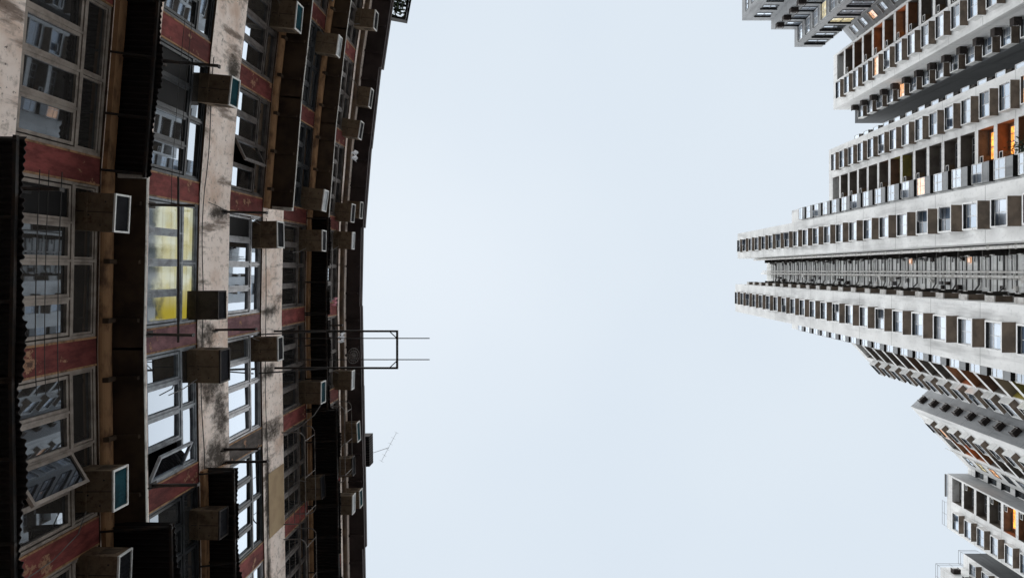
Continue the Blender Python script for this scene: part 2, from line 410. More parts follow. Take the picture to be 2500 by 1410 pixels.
SPECIAL = {
    (0, 2): dict(frame='alu_blue', pane='glass_lit_room'),
    (1, 1): dict(open_sash=(2,)), (0, 1): dict(boards=(0,)), (0, 3): dict(boards=(0,)),
    (1, 2): dict(open_sash=(3,), hinge=1),
    (-1, 3): dict(open_sash=(2,), lean=0.012), (-2, 3): dict(lean=0.012), (-3, 3): dict(lean=0.012),
    (-1, 2): dict(frame='dark_frame', boards=(0, 1)),
    (-2, 2): dict(frame='dark_frame'),
    (2, 3): dict(frame='dark_frame'),
    (-1, 4): dict(frame='dark_frame', pane='glass_dark'), (-2, 4): dict(frame='dark_frame', pane='glass_dark'),
    (2, 2): dict(pane='glass_dark', frame='dark_frame'),
}
for i, ks in {1: range(-3, 4), 2: range(-3, 4), 3: range(-4, 5), 4: range(-5, 5), 5: range(-5, 5)}.items():
    for k in ks: old_window(k, i, **SPECIAL.get((k, i), {}))

# thin concrete canopies with a rounded lintel and ribs below
RIBS = {}
def RIB(p):
    if p not in RIBS:
        rb = MB(); rb.box(0.0, p - 0.06, -0.028, 0.028, 0.20, 0.259); rb.box(0.0, 0.14, -0.035, 0.035, 0.02, 0.2)
        RIBS[p] = rb.mesh('bracket', 'canopy_soffit')
    return RIBS[p]
def canopy(k, h, p, cap=0):
    x, y, phi = at(YB(k) + BAYW / 2); c, ph, wd = bay_frame(k); hw = wd / 2 + 0.012
    mb = MB()
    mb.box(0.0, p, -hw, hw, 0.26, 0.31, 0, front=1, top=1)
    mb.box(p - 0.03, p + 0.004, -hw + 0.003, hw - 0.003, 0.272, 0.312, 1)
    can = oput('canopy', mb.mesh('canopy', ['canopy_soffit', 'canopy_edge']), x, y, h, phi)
    lp = MB()
    for s in range(12):
        a0, a1 = math.pi * (s / 12 - 0.5), math.pi * ((s + 1) / 12 - 0.5)
        lp.quad((0.105 * math.cos(a0), -hw, 0.13 + 0.125 * math.sin(a0)), (0.105 * math.cos(a0), hw, 0.13 + 0.125 * math.sin(a0)),
                (0.105 * math.cos(a1), hw, 0.13 + 0.125 * math.sin(a1)), (0.105 * math.cos(a1), -hw, 0.13 + 0.125 * math.sin(a1)))
    inst('lintel', lp.mesh('lintel', 'lintel_tan'), can)
    for s in (-0.87, 0.0, 0.87): inst('bracket', RIB(p), can, (0, s, 0))
    if cap:
        cp = MB(); s0, s1 = sorted((cap * (hw + 0.004), cap * (hw - 0.07))); cp.box(0.12, p + 0.002, s0, s1, 0.2, 0.259)
        inst('end_cap', cp.mesh('end_cap', 'canopy_edge'), can)
    return can
def awning(k, h, p, drop=0.0, slope=-0.06):
    """dark corrugated sheet on steel arms"""
    x, y, phi = at(YB(k) + BAYW / 2); c, ph, wd = bay_frame(k); hw = wd / 2 + 0.02
    mb = MB(); n = int(2 * hw / 0.0108); pr = None; rg = random.Random(k * 13 + int(h * 7)); ph_ = rg.uniform(0, 6)
    for q in range(n + 1):
        s = -hw + 2 * hw * q / n; z = 0.26 + 0.016 * math.cos(q * 2 * math.pi / 8)
        pq = p + 0.02 * math.sin(s * 2.3 + ph_) + (0.035 if int((s + hw) / 0.66) % 2 else 0.0); zs = z + slope + 0.018 * math.sin(s * 3.7 + ph_) 
        cur = ((-0.0, s, z), (pq, s, zs), (pq, s, zs + 0.006), (0.0, s, z + 0.006))
        if pr:
            mb.quad(pr[0], cur[0], cur[1], pr[1]); mb.quad(pr[1], cur[1], cur[2], pr[2]); mb.quad(pr[3], pr[2], cur[2], cur[3])
        pr = cur
    aw = oput('awning', mb.mesh('awning', 'corrugated_dark'), x, y, h, phi)
    ar = MB(); ar.tube((0, 0, 0.0), (p - 0.05, 0, 0.215 + slope), 0.018); ar.tube((0, 0, 0.2), (p - 0.02, 0, 0.2 + slope), 0.02)
    am = ar.mesh('awning_bracket', 'black_steel')
    for s in (-hw + 0.05, -0.45, 0.45, hw - 0.05): inst('bracket', am, aw, (0, s, 0))
    rl = MB(); rl.box(p - 0.07, p - 0.03, -hw, hw, 0.19 + slope, 0.235 + slope)
    inst('rail', rl.mesh('awning_rail', 'black_steel'), aw)
    lp = MB(); lp.box(0.0, 0.07, -hw, hw, 0.02, 0.2)
    inst('lintel', lp.mesh('awning_lintel', 'lintel_tan'), aw)
    return aw
for k in (0, 1, 2): awning(k, TOP[0], 0.9)
for k in (-1, -2): awning(k, TOP[1], 0.60)
for k in (0, 1): canopy(k, TOP[1], 0.52, -1 if k == 0 else 0)
awning(2, TOP[1], 1.0)
for k in (2, 3, 4): awning(k, TOP[2], 0.62)
for k in (-1, -2, -3, -4): canopy(k, TOP[3], 0.58, 1 if k == -1 else 0)
for k in (-1, -2, -3, -4, -5): canopy(k, TOP[4], 0.5)
for k in (0, 1): awning(k, TOP[4], 0.56)
for k in (2, 3, 4): awning(k, TOP[4], 0.80)
EAVE = {-5: 0.62, -4: 0.62, -3: 0.60, -2: 0.52, -1: 0.50, 0: 0.44, 1: 0.46, 2: 0.47, 3: 0.48, 4: 0.42}
for k, p in EAVE.items():
    x, y, phi = at(YB(k) + BAYW / 2); c, ph, wd = bay_frame(k); hw = wd / 2 + 0.01
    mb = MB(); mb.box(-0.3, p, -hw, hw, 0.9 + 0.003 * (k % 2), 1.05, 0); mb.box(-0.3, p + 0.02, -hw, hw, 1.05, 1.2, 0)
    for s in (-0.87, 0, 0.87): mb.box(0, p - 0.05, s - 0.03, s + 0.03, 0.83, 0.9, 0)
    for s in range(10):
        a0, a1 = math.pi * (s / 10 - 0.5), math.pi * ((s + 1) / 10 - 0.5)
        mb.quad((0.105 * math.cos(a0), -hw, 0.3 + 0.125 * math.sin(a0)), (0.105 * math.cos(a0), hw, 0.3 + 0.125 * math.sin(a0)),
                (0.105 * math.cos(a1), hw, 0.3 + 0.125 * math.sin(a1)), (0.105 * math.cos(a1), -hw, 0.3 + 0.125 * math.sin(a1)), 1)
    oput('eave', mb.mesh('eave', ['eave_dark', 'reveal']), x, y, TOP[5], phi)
pb = MB(); x, y, phi = at(YB(2) + 1.7); pb.box(0.004, 0.012, -0.75, 0.75, 0.28, 1.22)
oput('patch', pb.mesh('patch', 'board_tan'), x, y, TOP[3], phi)

# ------------------------------------------------------------------ air conditioners of the old building
def ac_meshes(case, grille, frame='ac_white', d=0.50, wdt=0.58, hgt=0.36):
    a = MB(); a.box(-0.16, d - 0.025, -wdt / 2, wdt / 2, 0, hgt, 0)
    for z in (0.10, 0.15, 0.20, 0.25):
        a.box(0.17, 0.40, -wdt / 2 - 0.003, wdt / 2 + 0.003, z, z + 0.018, 1)
    a.box(-0.05, d - 0.03, -0.006, 0.006, -0.003, 0.001, 1); a.box(0.06, 0.10, -wdt / 2 + 0.03, wdt / 2 - 0.03, -0.014, -0.002, 0)
    for (xx, yy) in ((0.3, 0.2), (0.36, -0.16), (0.12, 0.05)): a.tube((xx, yy, -0.004), (xx, yy, 0.0), 0.014, 1, 8)
    b = MB(); bar_rect(b, d - 0.02, d + 0.006, -wdt / 2 - 0.004, wdt / 2 + 0.004, -0.004, hgt + 0.004, 0.028)
    c = MB(); c.box(d - 0.035, d - 0.014, -wdt / 2 + 0.024, wdt / 2 - 0.024, 0.024, hgt - 0.024)
    for q in range(9):
        yy = -wdt / 2 + 0.06 + q * (wdt - 0.12) / 8; c.box(d - 0.014, d - 0.008, yy - 0.006, yy + 0.006, 0.03, hgt - 0.03)
    return (('casing', a.mesh('ac_casing', [case, 'ac_dark'])), ('front_frame', b.mesh('ac_frame', frame)),
            ('grille', c.mesh('ac_grille', grille)))
AC = {'teal': ac_meshes('ac_case', 'grille_teal'), 'dark': ac_meshes('ac_case', 'grille_dark'),
      'black': ac_meshes('ac_dark', 'grille_dark', 'ac_dark'), 'grey': ac_meshes('ac_case', 'grille_grey'),
      'rust': ac_meshes('ac_case', 'grille_dark', 'ac_dark')}
UNITS = [  # storey, Y centre, offset below the window head, kind, label
    (1, -0.83, 0.44, 'dark', 'dirty air conditioner with white front frame on lowest window row, left of lit window'),
    (1, 3.09, 0.44, 'teal', 'teal grilled air conditioner with white frame on lowest row, beside the wide open sash'),
    (1, 4.25, 0.44, 'dark', 'brown air conditioner at bottom left corner of the photo, cut by the frame edge'),
    (2, -3.37, 0.20, 'teal', 'big teal grilled air conditioner over pale plaster band, beside a black window board'),
    (2, 0.64, 0.24, 'black', 'black air conditioner box right at the lower corner of the lit yellow window'),
    (2, 1.76, 0.24, 'rust', 'rusty crumbling air conditioner below the long laundry pole of the lit window'),
    (2, 4.68, 0.24, 'rust', 'dark framed air conditioner in the blackest bay near the bottom of the old facade'),
    (3, -0.80, 0.36, 'dark', 'brown air conditioner on middle window row, just above end of the concrete canopy'),
    (3, 1.77, 0.36, 'dark', 'brown air conditioner on middle row beside the bar of the tall steel laundry rack'),
    (3, -5.75, 0.36, 'teal', 'orange brown air conditioner cut by the top photo edge, above middle window row'),
    (4, -6.05, 0.36, 'grey', 'grey grilled air conditioner with bright white frame on fourth row, near photo top'),
    (4, -1.93, 0.36, 'grey', 'grey grilled air conditioner on fourth row just above a red pier'),
    (4, -0.80, 0.36, 'dark', 'flat brown air conditioner of fourth row below a red pier, before the black awning'),
    (4, 3.24, 0.36, 'teal', 'teal fronted air conditioner of fourth row with a cable hanging from its corner'),
    (4, 5.80, 0.36, 'rust', 'brown air conditioner behind the thin rails of a window cage'),
    (4, -8.0, 0.36, 'grey', 'air conditioner cut by the top photo edge on the fourth window row'),
    (5, -7.75, 0.36, 'dark', 'air conditioner on the top row nearest the plants on the roof'),
    (5, -4.39, 0.36, 'dark', 'brown air conditioner under the roof edge beside a hanging white cloth'),
    (5, -1.80, 0.36, 'dark', 'air conditioner under the roof edge just before the jog in the eave'),
    (5, -0.94, 0.36, 'grey', 'white rimmed air conditioner under the eave right after its jog'),
    (5, 3.36, 0.36, 'grey', 'white rimmed air conditioner under the eave close to the steel laundry rack'),
    (5, 6.05, 0.36, 'rust', 'small dark air conditioner under the eave beside the roof antenna'),
    (5, 7.18, 0.36, 'grey', 'white rimmed air conditioner of the top row near the bottom of the photo'),
    (5, -5.55, -0.35, 'dark', 'slim white framed air conditioner hung high under the eave, between two eave jogs'),
    (5, -1.95, -0.35, 'dark', 'white framed air conditioner hung high under the eave, above the eave jog'),
    (5, 5.15, -0.35, 'teal', 'white framed air conditioner hung high under the eave, beside the corrugated roof box'),
    (5, 7.25, -0.35, 'teal', 'white framed air conditioner hung high under the eave, nearest the photo bottom'),
]
for (i, Y, dn, kind, lab) in UNITS:
    x, y, phi = at(Y)
    u = tag(empty('air_conditioner', (x, y, TOP[i] - dn + CZ - 0.0), phi), lab, 'air conditioner', 'box air conditioners on the old building')
    rg = random.Random(int(Y * 100) + i); f = rg.uniform(0.9, 1.06)
    u.scale = (rg.uniform(0.9, 1.08), f, f); u.rotation_euler = (R(rg.uniform(-1.5, 1.5)), R(rg.uniform(-2, 3)), phi + R(rg.uniform(-3, 3)))
    for nm, me in AC[kind]:
        inst(nm, me, u)
    if rg.random() < 0.5:
        sd_ = rg.choice((-1, 1)); hz = MB()
        hz.path([(0.1, sd_ * 0.22, 0.0), (0.09, sd_ * 0.25, -0.12), (0.03, sd_ * 0.33, -0.3), (0.02, sd_ * 0.36, -0.75)], 0.009)
        inst('hose', hz.mesh('hose', 'dull_steel'), u)

# ------------------------------------------------------------------ laundry brackets, poles, racks, wires
def arm(Y, h, p, lab):
    x, y, phi = at(Y); mb = MB()
    mb.box(-0.06, p, -0.022, 0.022, -0.022, 0.022); mb.box(-0.06, 0.0, -0.05, 0.05, -0.12, 0.12)
    mb.tube((0.0, 0, -0.16), (p * 0.45, 0, -0.02), 0.012); mb.box(p - 0.03, p, -0.028, 0.028, 0.022, 0.07)
    o = inst('laundry_bracket', mb.mesh('laundry_bracket', 'black_steel'), None, (x, y, h + CZ), phi)
    tag(o, lab, 'bracket', 'black steel laundry arms on the old facade')
arm(-3.45, 11.85, 0.92, 'black laundry arm just above the big teal grilled air conditioner')
arm(-1.08, 11.80, 0.72, 'black laundry arm across the top corner of the lit yellow window')
arm(1.05, 11.80, 0.72, 'black laundry arm below the lit yellow window carrying the long pole')
arm(-1.18, 14.45, 0.85, 'black laundry arm crossing the pale plaster band beside a short rusty stain')
arm(1.17, 14.15, 0.80, 'black laundry arm leaving the mouldy plaster right below the tilted bright window')
arm(3.60, 14.45, 0.70, 'shorter black laundry arm above the black barred window')
arm(3.87, 14.5, 0.85, 'thicker black laundry arm at the edge of the black barred window')
arm(3.55, 11.85, 0.75, 'black laundry arm on the red pier below the open bright sash')
arm(-1.02, 8.95, 0.45, 'black laundry arm half hidden by the black corrugated awning')
arm(-6.85, 17.9, 0.6, 'black laundry arm on the fourth window row near the photo top')
arm(1.6, 20.9, 0.55, 'small black laundry arm beneath the roof eave')
mb = MB(); mb.tube((0.45, -1.55, 0.05), (0.45, 1.19, 0.05), 0.019)
tag(inst('laundry_pole', mb.mesh('laundry_pole', 'black_steel'), None, (-6.6, 0, 11.82 + CZ)), 'long thin black laundry pole crossing the lit yellow window', 'laundry pole')

# the long rack that sticks out into the sky
rack = tag(empty('laundry_rack', (-6.6, 1.89, 17.15 + CZ)), 'long black steel laundry rack sticking far out into the sky', 'laundry rack')
mb = MB(); pe = 6.6 - 370 * 17.15 / F
for s in (-0.44, 0.44): mb.box(-0.05, pe, s - 0.022, s + 0.022, -0.03, 0.03)
mb.box(pe - 0.045, pe, -0.418, 0.418, -0.03, 0.03)
for s in (-1, 1):
    mb.tube((pe - 0.19, s * 0.42, 0), (pe - 0.03, s * 0.27, 0), 0.012)
    mb.tube((0, s * 0.44, -0.9), (1.3, s * 0.44, -0.03), 0.016)
inst('frame', mb.mesh('rack_frame', 'black_steel'), rack)
for s in (-0.265, 0.245):
    mb = MB(); mb.tube((0.05, s, 0.05), (6.6 - 294 * 17.15 / F, s, 0.05), 0.012)
    inst('rail', mb.mesh('rack_rail', 'black_steel'), rack)

# rounded window cages
def cage(k, h, lab):
    x, y, phi = at(YB(k) + BAYW / 2); mb = MB(); hw = 1.12; p = 0.55; rc = 0.18
    def loop(z, pp):
        pts = [(0.0, -hw, z)]
        pts += [(pp - rc + rc * math.sin(t), -hw + rc - rc * math.cos(t), z) for t in [math.pi / 2 * q / 6 for q in range(7)]]
        pts += [(pp - rc + rc * math.cos(t), hw - rc + rc * math.sin(t), z) for t in [math.pi / 2 * q / 6 for q in range(7)]]
        pts += [(0.0, hw, z)]; return pts
    mb.path(loop(0, p), 0.014); mb.path(loop(0.75, p), 0.012)
    for pp in (0.14, 0.28, 0.41): mb.tube((pp, -hw, 0), (pp, hw, 0), 0.008)
    for s in (-0.9, 0.0, 0.9): mb.tube((p, s, 0), (p, s, 0.75), 0.007)
    o = inst('window_cage', mb.mesh('window_cage', 'dull_steel'), None, (x, y, h + CZ), phi)
    tag(o, lab, 'window cage', 'rounded steel window cages')
cage(2, 17.55, 'round cornered steel window cage in front of a brown air conditioner')
cage(3, 17.55, 'round cornered steel window cage nearest the bottom of the photo')
cage(2, 20.95, 'thin round cornered window cage just under the eave, by the roof antenna')

def wire(pts, r, lab, name='cable', mat='wire_dark', cat='cable'):
    mb = MB(); mb.path(pts, r, 0, 5)
    tag(inst(name, mb.mesh(name, mat)), lab, cat)
def sag(y0, y1, p, h, d=0.03, n=8):
    return [(at(y0 + (y1 - y0) * q / n)[0] + p, y0 + (y1 - y0) * q / n, h + CZ - 4 * d * (q / n) * (1 - q / n)) for q in range(n + 1)]
wire(sag(-1.25, 1.55, 0.22, 8.9), 0.006, 'thin clothesline nearest the black corrugated awning', 'clothesline', cat='clothesline')
wire(sag(-1.25, 1.55, 0.30, 8.95), 0.005, 'thin clothesline between two others over the lowest windows', 'clothesline', cat='clothesline')
wire(sag(-1.25, 1.55, 0.36, 9.1), 0.006, 'thin clothesline of the lowest row farthest from the awning', 'clothesline', cat='clothesline')
wire(sag(-4.2, -1.1, 0.30, 11.85), 0.005, 'thin clothesline running past the red pier at the photo top', 'clothesline', cat='clothesline')
wire(sag(-4.2, -1.1, 0.42, 11.85), 0.005, 'thin clothesline close to the black laundry arm and teal air conditioner', 'clothesline', cat='clothesline')
x, y, phi = at(3.5)
wire([(x + 0.5, 3.55, 19.0 + CZ), (x + 0.45, 3.75, 18.6 + CZ), (x + 0.25, 3.95, 18.1 + CZ), (x + 0.06, 4.05, 17.6 + CZ)], 0.012, 'grey cable drooping from the teal fronted air conditioner to the plaster', 'cable', 'dull_steel')
x, y, phi = at(3.2)
wire([(x + 0.1, 3.35, 10.0 + CZ), (x + 0.12, 3.6, 9.8 + CZ), (x + 0.05, 3.8, 9.4 + CZ), (x + 0.03, 3.85, 8.9 + CZ)], 0.008, 'thin cable hanging under the teal air conditioner of the lowest row', 'cable', 'dull_steel')

wire([(at(y)[0] + 0.03, y, TOP[2] + CZ + 0.10 + 0.05 * math.sin(y * 2.1)) for y in [-4.0 + 0.25 * q for q in range(32)]], 0.009, 'black cable stapled along the pale plaster above the second window row')
wire([(at(y)[0] + 0.03, y, TOP[3] + CZ + 0.16 + 0.04 * math.sin(y * 1.7)) for y in [-1.2 + 0.25 * q for q in range(36)]], 0.009, 'black cable stapled along the plaster band above the third window row')
wire([(at(-1.2)[0] + 0.03, -1.2, 14.5 + CZ), (at(-1.2)[0] + 0.03, -1.22, 14.3 + CZ), (at(-1.25)[0] + 0.06, -1.25, 14.05 + CZ), (at(-1.3)[0] + 0.03, -1.3, 13.7 + CZ)], 0.008, 'short loose cable hanging beside the rusty stain on the pale plaster')
# a crack line of pipes down the plaster
x, y, phi = at(3.85)
mb = MB(); mb.path([(0.03, 0.0, 0), (0.035, 0.05, 1.2)], 0.02)
oput('drain_pipe', mb.mesh('old_pipe', 'lintel_tan'), x, y, TOP[2], phi)

# cloths
def cloth(Y, h, p, wd, ht, mat, lab):
    x, y, phi = at(Y); mb = MB(); n = 10
    for q in range(n):
        s0, s1 = -wd / 2 + wd * q / n, -wd / 2 + wd * (q + 1) / n
        o0, o1 = 0.03 * math.sin(q * 1.3), 0.03 * math.sin((q + 1) * 1.3)
        mb.quad((p + o0, s0, 0), (p + o1, s1, 0), (p + o1 * 2, s1 * 0.9, -ht), (p + o0 * 2, s0 * 0.9, -ht))
        mb.quad((p + o0 - 0.006, s0, 0), (p + o0 * 2 - 0.006, s0 * 0.9, -ht), (p + o1 * 2 - 0.006, s1 * 0.9, -ht), (p + o1 - 0.006, s1, 0))
    tag(inst('cloth', mb.mesh('cloth', mat), None, (x, y, h + CZ), phi), lab, 'laundry')
cloth(-3.55, 22.2, 0.42, 0.35, 0.5, 'cloth_white', 'small white cloth hanging under the eave of the old building')
cloth(2.0, 21.6, 0.4, 0.3, 0.5, 'cloth_white', 'crumpled white cloth on the top row behind the laundry rack')
cloth(0.9, 21.0, 0.36, 0.25, 0.35, 'cloth_pink', 'pink cloth on the top row just above the black awning edge')

# round wire fan guard near the roof edge
x, y, phi = at(2.68); mb = MB()
for rr in (0.24, 0.16, 0.08):
    pts = [(0.0, rr * math.cos(t), rr * math.sin(t)) for t in [2 * math.pi * q / 20 for q in range(21)]]; mb.path(pts, 0.009)
for q in range(8):
    t = math.pi * q / 8; mb.tube((0, 0.24 * math.cos(t), 0.24 * math.sin(t)), (0, -0.24 * math.cos(t), -0.24 * math.sin(t)), 0.005)
mb.tube((-0.35, 0, 0), (0, 0, 0), 0.05)
o = inst('extractor_fan', mb.mesh('extractor_fan', 'dull_steel'), None, (x + 0.4, y, 22.55 + CZ), phi); o.rotation_euler = (0, R(35), phi)
tag(o, 'round wire fan guard under the eave behind the laundry rack rails', 'fan')

# roof: corrugated box, antenna, plants
x, y, phi = at(6.0)
rb = tag(empty('roof_box', (x, y, 23.75 + CZ), phi), 'small corrugated metal box poking out over the eave below the laundry rack', 'roof box')
mb = MB(); mb.box(-0.5, 0.55, -0.5, 0.5, 0, 0.5, 0)
inst('casing', mb.mesh('roof_box', 'ac_dark'), rb)
mb = MB()
for q in range(12): mb.box(0.55, 0.56, -0.49 + q * 0.083, -0.45 + q * 0.083, 0.03, 0.47); mb.box(0.2, 0.545, -0.49 + q * 0.083, -0.45 + q * 0.083, -0.012, -0.002)
inst('louvre', mb.mesh('roof_louvre', 'grille_dark'), rb)
x, y, phi = at(6.35); mb = MB()
mb.tube((0.0, 0, 0), (0.85, -0.1, 1.0), 0.008); mb.tube((0.6, 0.35, 0.9), (1.1, -0.6, 1.1), 0.005)
for q in range(6):
    t = q / 5; c = Vector((0.6, 0.35, 0.9)).lerp(Vector((1.1, -0.6, 1.1)), t); mb.tube(c + Vector((-0.07, -0.04, 0.0)), c + Vector((0.07, 0.04, 0.0)), 0.003)
tag(inst('antenna', mb.mesh('antenna', 'dull_steel'), None, (x, y, 24.3 + CZ), phi), 'thin aerial sticking up over the roof edge beside the corrugated box', 'antenna')

x, y, phi = at(-10.2)
pl = tag(empty('roof_planter', (x, y, 24.35 + CZ), phi), 'dark planter with leafy plants jutting over the far end of the roof', 'planter')
mb = MB()
for q in range(8): mb.box(-0.3, 0.84, -1.6 + q * 0.44, -1.52 + q * 0.44, 0.02, 0.06, 0)
mb.box(0.1, 0.13, -1.6, 1.55, -0.02, 0.02, 0); mb.box(0.5, 0.53, -1.6, 1.55, -0.02, 0.02, 0); bar_rect(mb, 0.80, 0.86, -1.6, 1.55, 0.08, 0.42, 0.05); mb.box(0.0, 0.8, 1.5, 1.55, 0.08, 0.42)
inst('tray', mb.mesh('planter_tray', 'board_dark'), pl)
mb = MB(); rg = random.Random(3)
for q in range(1300):
    c = Vector((rg.uniform(-0.1, 0.75), rg.uniform(-1.4, 1.3), rg.gauss(0.25, 0.25)))
    a = Vector((rg.gauss(0, 1), rg.gauss(0, 1), rg.gauss(0, 1))).normalized(); b = a.orthogonal().normalized()
    mb.quad(c - a * 0.085, c + b * 0.036, c + a * 0.085, c - b * 0.036)
inst('foliage', mb.mesh('planter_foliage', 'leaf'), pl)

# ------------------------------------------------------------------ the white towers
H = 96.5; FH = 2.7; H0 = 92.45        # roof height, storey height, height of the topmost bay window's underside
def bay_meshes(w, p=0.75, hh=1.42):
    b = MB(); hw = w / 2
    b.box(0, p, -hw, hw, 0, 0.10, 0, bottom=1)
    b.box(0, p, -hw, hw, hh, hh + 0.10, 0, bottom=2)  # near-black underside: shade of the window recess put into the colour
    for s in (-1, 1):
        y0, y1 = sorted((s * hw, s * (hw - 0.09))); b.box(0, p, y0, y1, 0.10, hh, 0)
    fr = MB(); a = hw - 0.09
    bar_rect(fr, p - 0.22, p - 0.18, -a, a, 0.10, hh, 0.04)
    fr.box(p - 0.22, p - 0.18, -0.02, 0.02, 0.155, hh - 0.055); fr.box(p - 0.215, p - 0.185, -a + 0.055, a - 0.055, hh - 0.42, hh - 0.37)
    rg = random.Random(int(w * 100)); panes = {}
    for k in ('glass_peach', 'glass_orange', 'glass_warmwhite'):
        pa = MB()
        for (y0, y1) in ((-a + 0.05, -0.02), (0.02, a - 0.05)): pane_quad(pa, p - 0.202, y0, y1, 0.15, hh - 0.05, rg)
        panes[k] = [pa.mesh('bay_pane', k)]
    panes['mixed'] = []
    for q in range(9):                      # one half open, a blind half down, a sheet of blue film ...
        pa = MB(); zc = rg.choice((0.15, 0.15, 0.5, 0.75, 1.0))
        for (y0, y1) in ((-a + 0.05, -0.02), (0.02, a - 0.05)):
            pane_quad(pa, p - 0.202, y0, y1, zc, hh - 0.05, rg, rg.choice((0, 0, 0, 2)))
            if zc > 0.2: pane_quad(pa, p - 0.203, y0, y1, 0.15, zc, rg, rg.choice((0, 1, 2)))
        panes['mixed'].append(pa.mesh('bay_pane', ['glass_tower', 'glass_dark', 'glass_blue']))
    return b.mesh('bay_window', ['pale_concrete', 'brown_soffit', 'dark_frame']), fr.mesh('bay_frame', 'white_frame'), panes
def sash_mesh(w):
    s = MB(); bar_rect(s, -0.02, 0.02, 0, w, -0.8, 0, 0.04); s.quad((0.0, 0.03, -0.77), (0.0, w - 0.03, -0.77), (0.0, w - 0.03, -0.03), (0.0, 0.03, -0.03), 1)
    return s.mesh('open_sash', ['white_frame', 'glass_tower'])
SASH = sash_mesh(0.7)
def bays(tower, bm, X, Y, phi, n0, n1, lit={}, hoff=0.0, p=0.75):
    rg = random.Random(int(abs(X * 10 + Y * 7)))
    for n in range(n0, n1):
        b = inst('bay_window', bm[0], tower, (X, Y, H0 + hoff - FH * n + CZ), phi)
        inst('frame', bm[1], b); inst('pane', rg.choice(bm[2][lit.get(n, 'mixed')]), b)
        if rg.random() < 0.22:
            s = inst('open_sash', SASH, b, (p - 0.17, rg.choice((-0.75, 0.05)), 1.36)); s.rotation_euler = (0, -R(rg.uniform(15, 40)), 0)
def balcony_meshes(w, d=1.0):
    """one storey of a recessed balcony: ledge, side wall, ceiling paint, back wall with a window"""
    out = {}
    for nm, paint in (('plain', 'balcony_paint'), ('rust', 'balcony_orange'), ('brown', 'balcony_brown'), ('olive', 'balcony_olive')):
        b = MB(); hw = w / 2
        b.box(-d, 0, -hw, hw, 0, 0.14, 0, bottom=1); b.box(-0.12, -0.002, -hw, hw, 0.14, 0.5, 0)
        b.box(-d, -d + 0.02, -hw, hw, 0.14, FH, 1)
        b.box(-d + 0.02, -0.1, hw - 0.02, hw, 0.5, FH, 1); b.box(-d + 0.02, -0.1, -hw, -hw + 0.02, 0.5, FH, 1)
        out[nm] = b.mesh('balcony', ['pale_concrete', paint])
    fr = MB(); bar_rect(fr, -d + 0.02, -d + 0.07, -w * 0.36, w * 0.42, 0.9, 2.45, 0.06)
    fr.box(-d + 0.02, -d + 0.065, -0.05, 0.02, 0.96, 2.39); fr.box(-d + 0.02, -d + 0.065, w * 0.2, w * 0.2 + 0.05, 0.96, 2.39); fr.box(-d + 0.02, -d + 0.06, -w * 0.33, w * 0.40, 1.9, 1.95)
    pa = MB(); pa.quad((-d + 0.035, -w * 0.34, 0.93), (-d + 0.035, w * 0.4, 0.93), (-d + 0.035, w * 0.4, 2.42), (-d + 0.035, -w * 0.34, 2.42))
    return out, fr.mesh('balcony_frame', 'alu'), {k: pa.mesh('balcony_pane', k) for k in ('glass_dark', 'glass_orange', 'glass_warmwhite')}
def tower_ac(X, Y, h, phi, meshes, lab, group):
    u = tag(empty('air_conditioner', (X, Y, h + CZ), phi), lab, 'air conditioner', group)
    for nm, me in meshes: inst(nm, me, u)
ta = MB(); ta.box(-0.05, 0.5, -0.33, 0.33, 0, 0.45, 0); tb = MB(); bar_rect(tb, 0.5, 0.53, -0.335, 0.335, -0.01, 0.46, 0.05)
tcg = MB(); tcg.box(0.5, 0.51, -0.28, 0.28, 0.05, 0.4)
TAC = (('casing', ta.mesh('tower_ac', 'ac_case')), ('front_frame', tb.mesh('tower_ac_frame', 'ac_white')), ('grille', tcg.mesh('tower_ac_grille', 'grille_dark')))
def ac_box_meshes(w=0.95, d=0.6, h=0.75):
    a = MB(); a.box(0, d, -w / 2, w / 2, 0, 0.06, 0)
    a.box(0, d, -w / 2, -w / 2 + 0.05, 0.06, h, 0); a.box(0, d, w / 2 - 0.05, w / 2, 0.06, h, 0)
    b = MB(); b.box(0.0, d - 0.08, -w / 2 + 0.1, w / 2 - 0.1, 0.1, h - 0.15)
    c = MB(); bar_rect(c, d - 0.08, d - 0.05, -w / 2 + 0.09, w / 2 - 0.09, 0.09, h - 0.14, 0.05)
    return (('shelf', a.mesh('ac_shelf', 'ac_dark')), ('casing', b.mesh('ac_in_shelf', 'ac_dark')), ('front_frame', c.mesh('ac_in_shelf_frame', 'pipe_pale')))
ACB = ac_box_meshes(); ACS = ac_box_meshes(0.7, 0.7, 0.6)
def balconies(tower, bm, X, Y, phi, n0, n1, lit={}, ac=None, acside=1, w=3.0, acskip=(0,)):
    rg = random.Random(int(abs(X * 3 + Y * 11)))
    for n in range(n0, n1):
        paint, pane = lit.get(n, ('plain', 'glass_dark'))
        b = inst('balcony', bm[0][paint], tower, (X, Y, H0 + 0.15 - FH * n + CZ), phi)
        inst('frame', bm[1], b); inst('pane', bm[2][pane], b)
        if ac and n not in acskip and n < n1 - 1 and rg.random() < 0.8:
            e = Vector((-math.sin(phi), math.cos(phi))); nn = Vector((math.cos(phi), math.sin(phi)))
            q = Vector((X, Y)) + e * acside * (w / 2 - 0.42) - nn * 0.58
            tower_ac(q.x, q.y, H0 + 0.15 - FH * n + 2.08, phi, TAC, 'white framed air conditioner in the %s balcony down %s' % (ORD[n], ac[0]), ac[1])
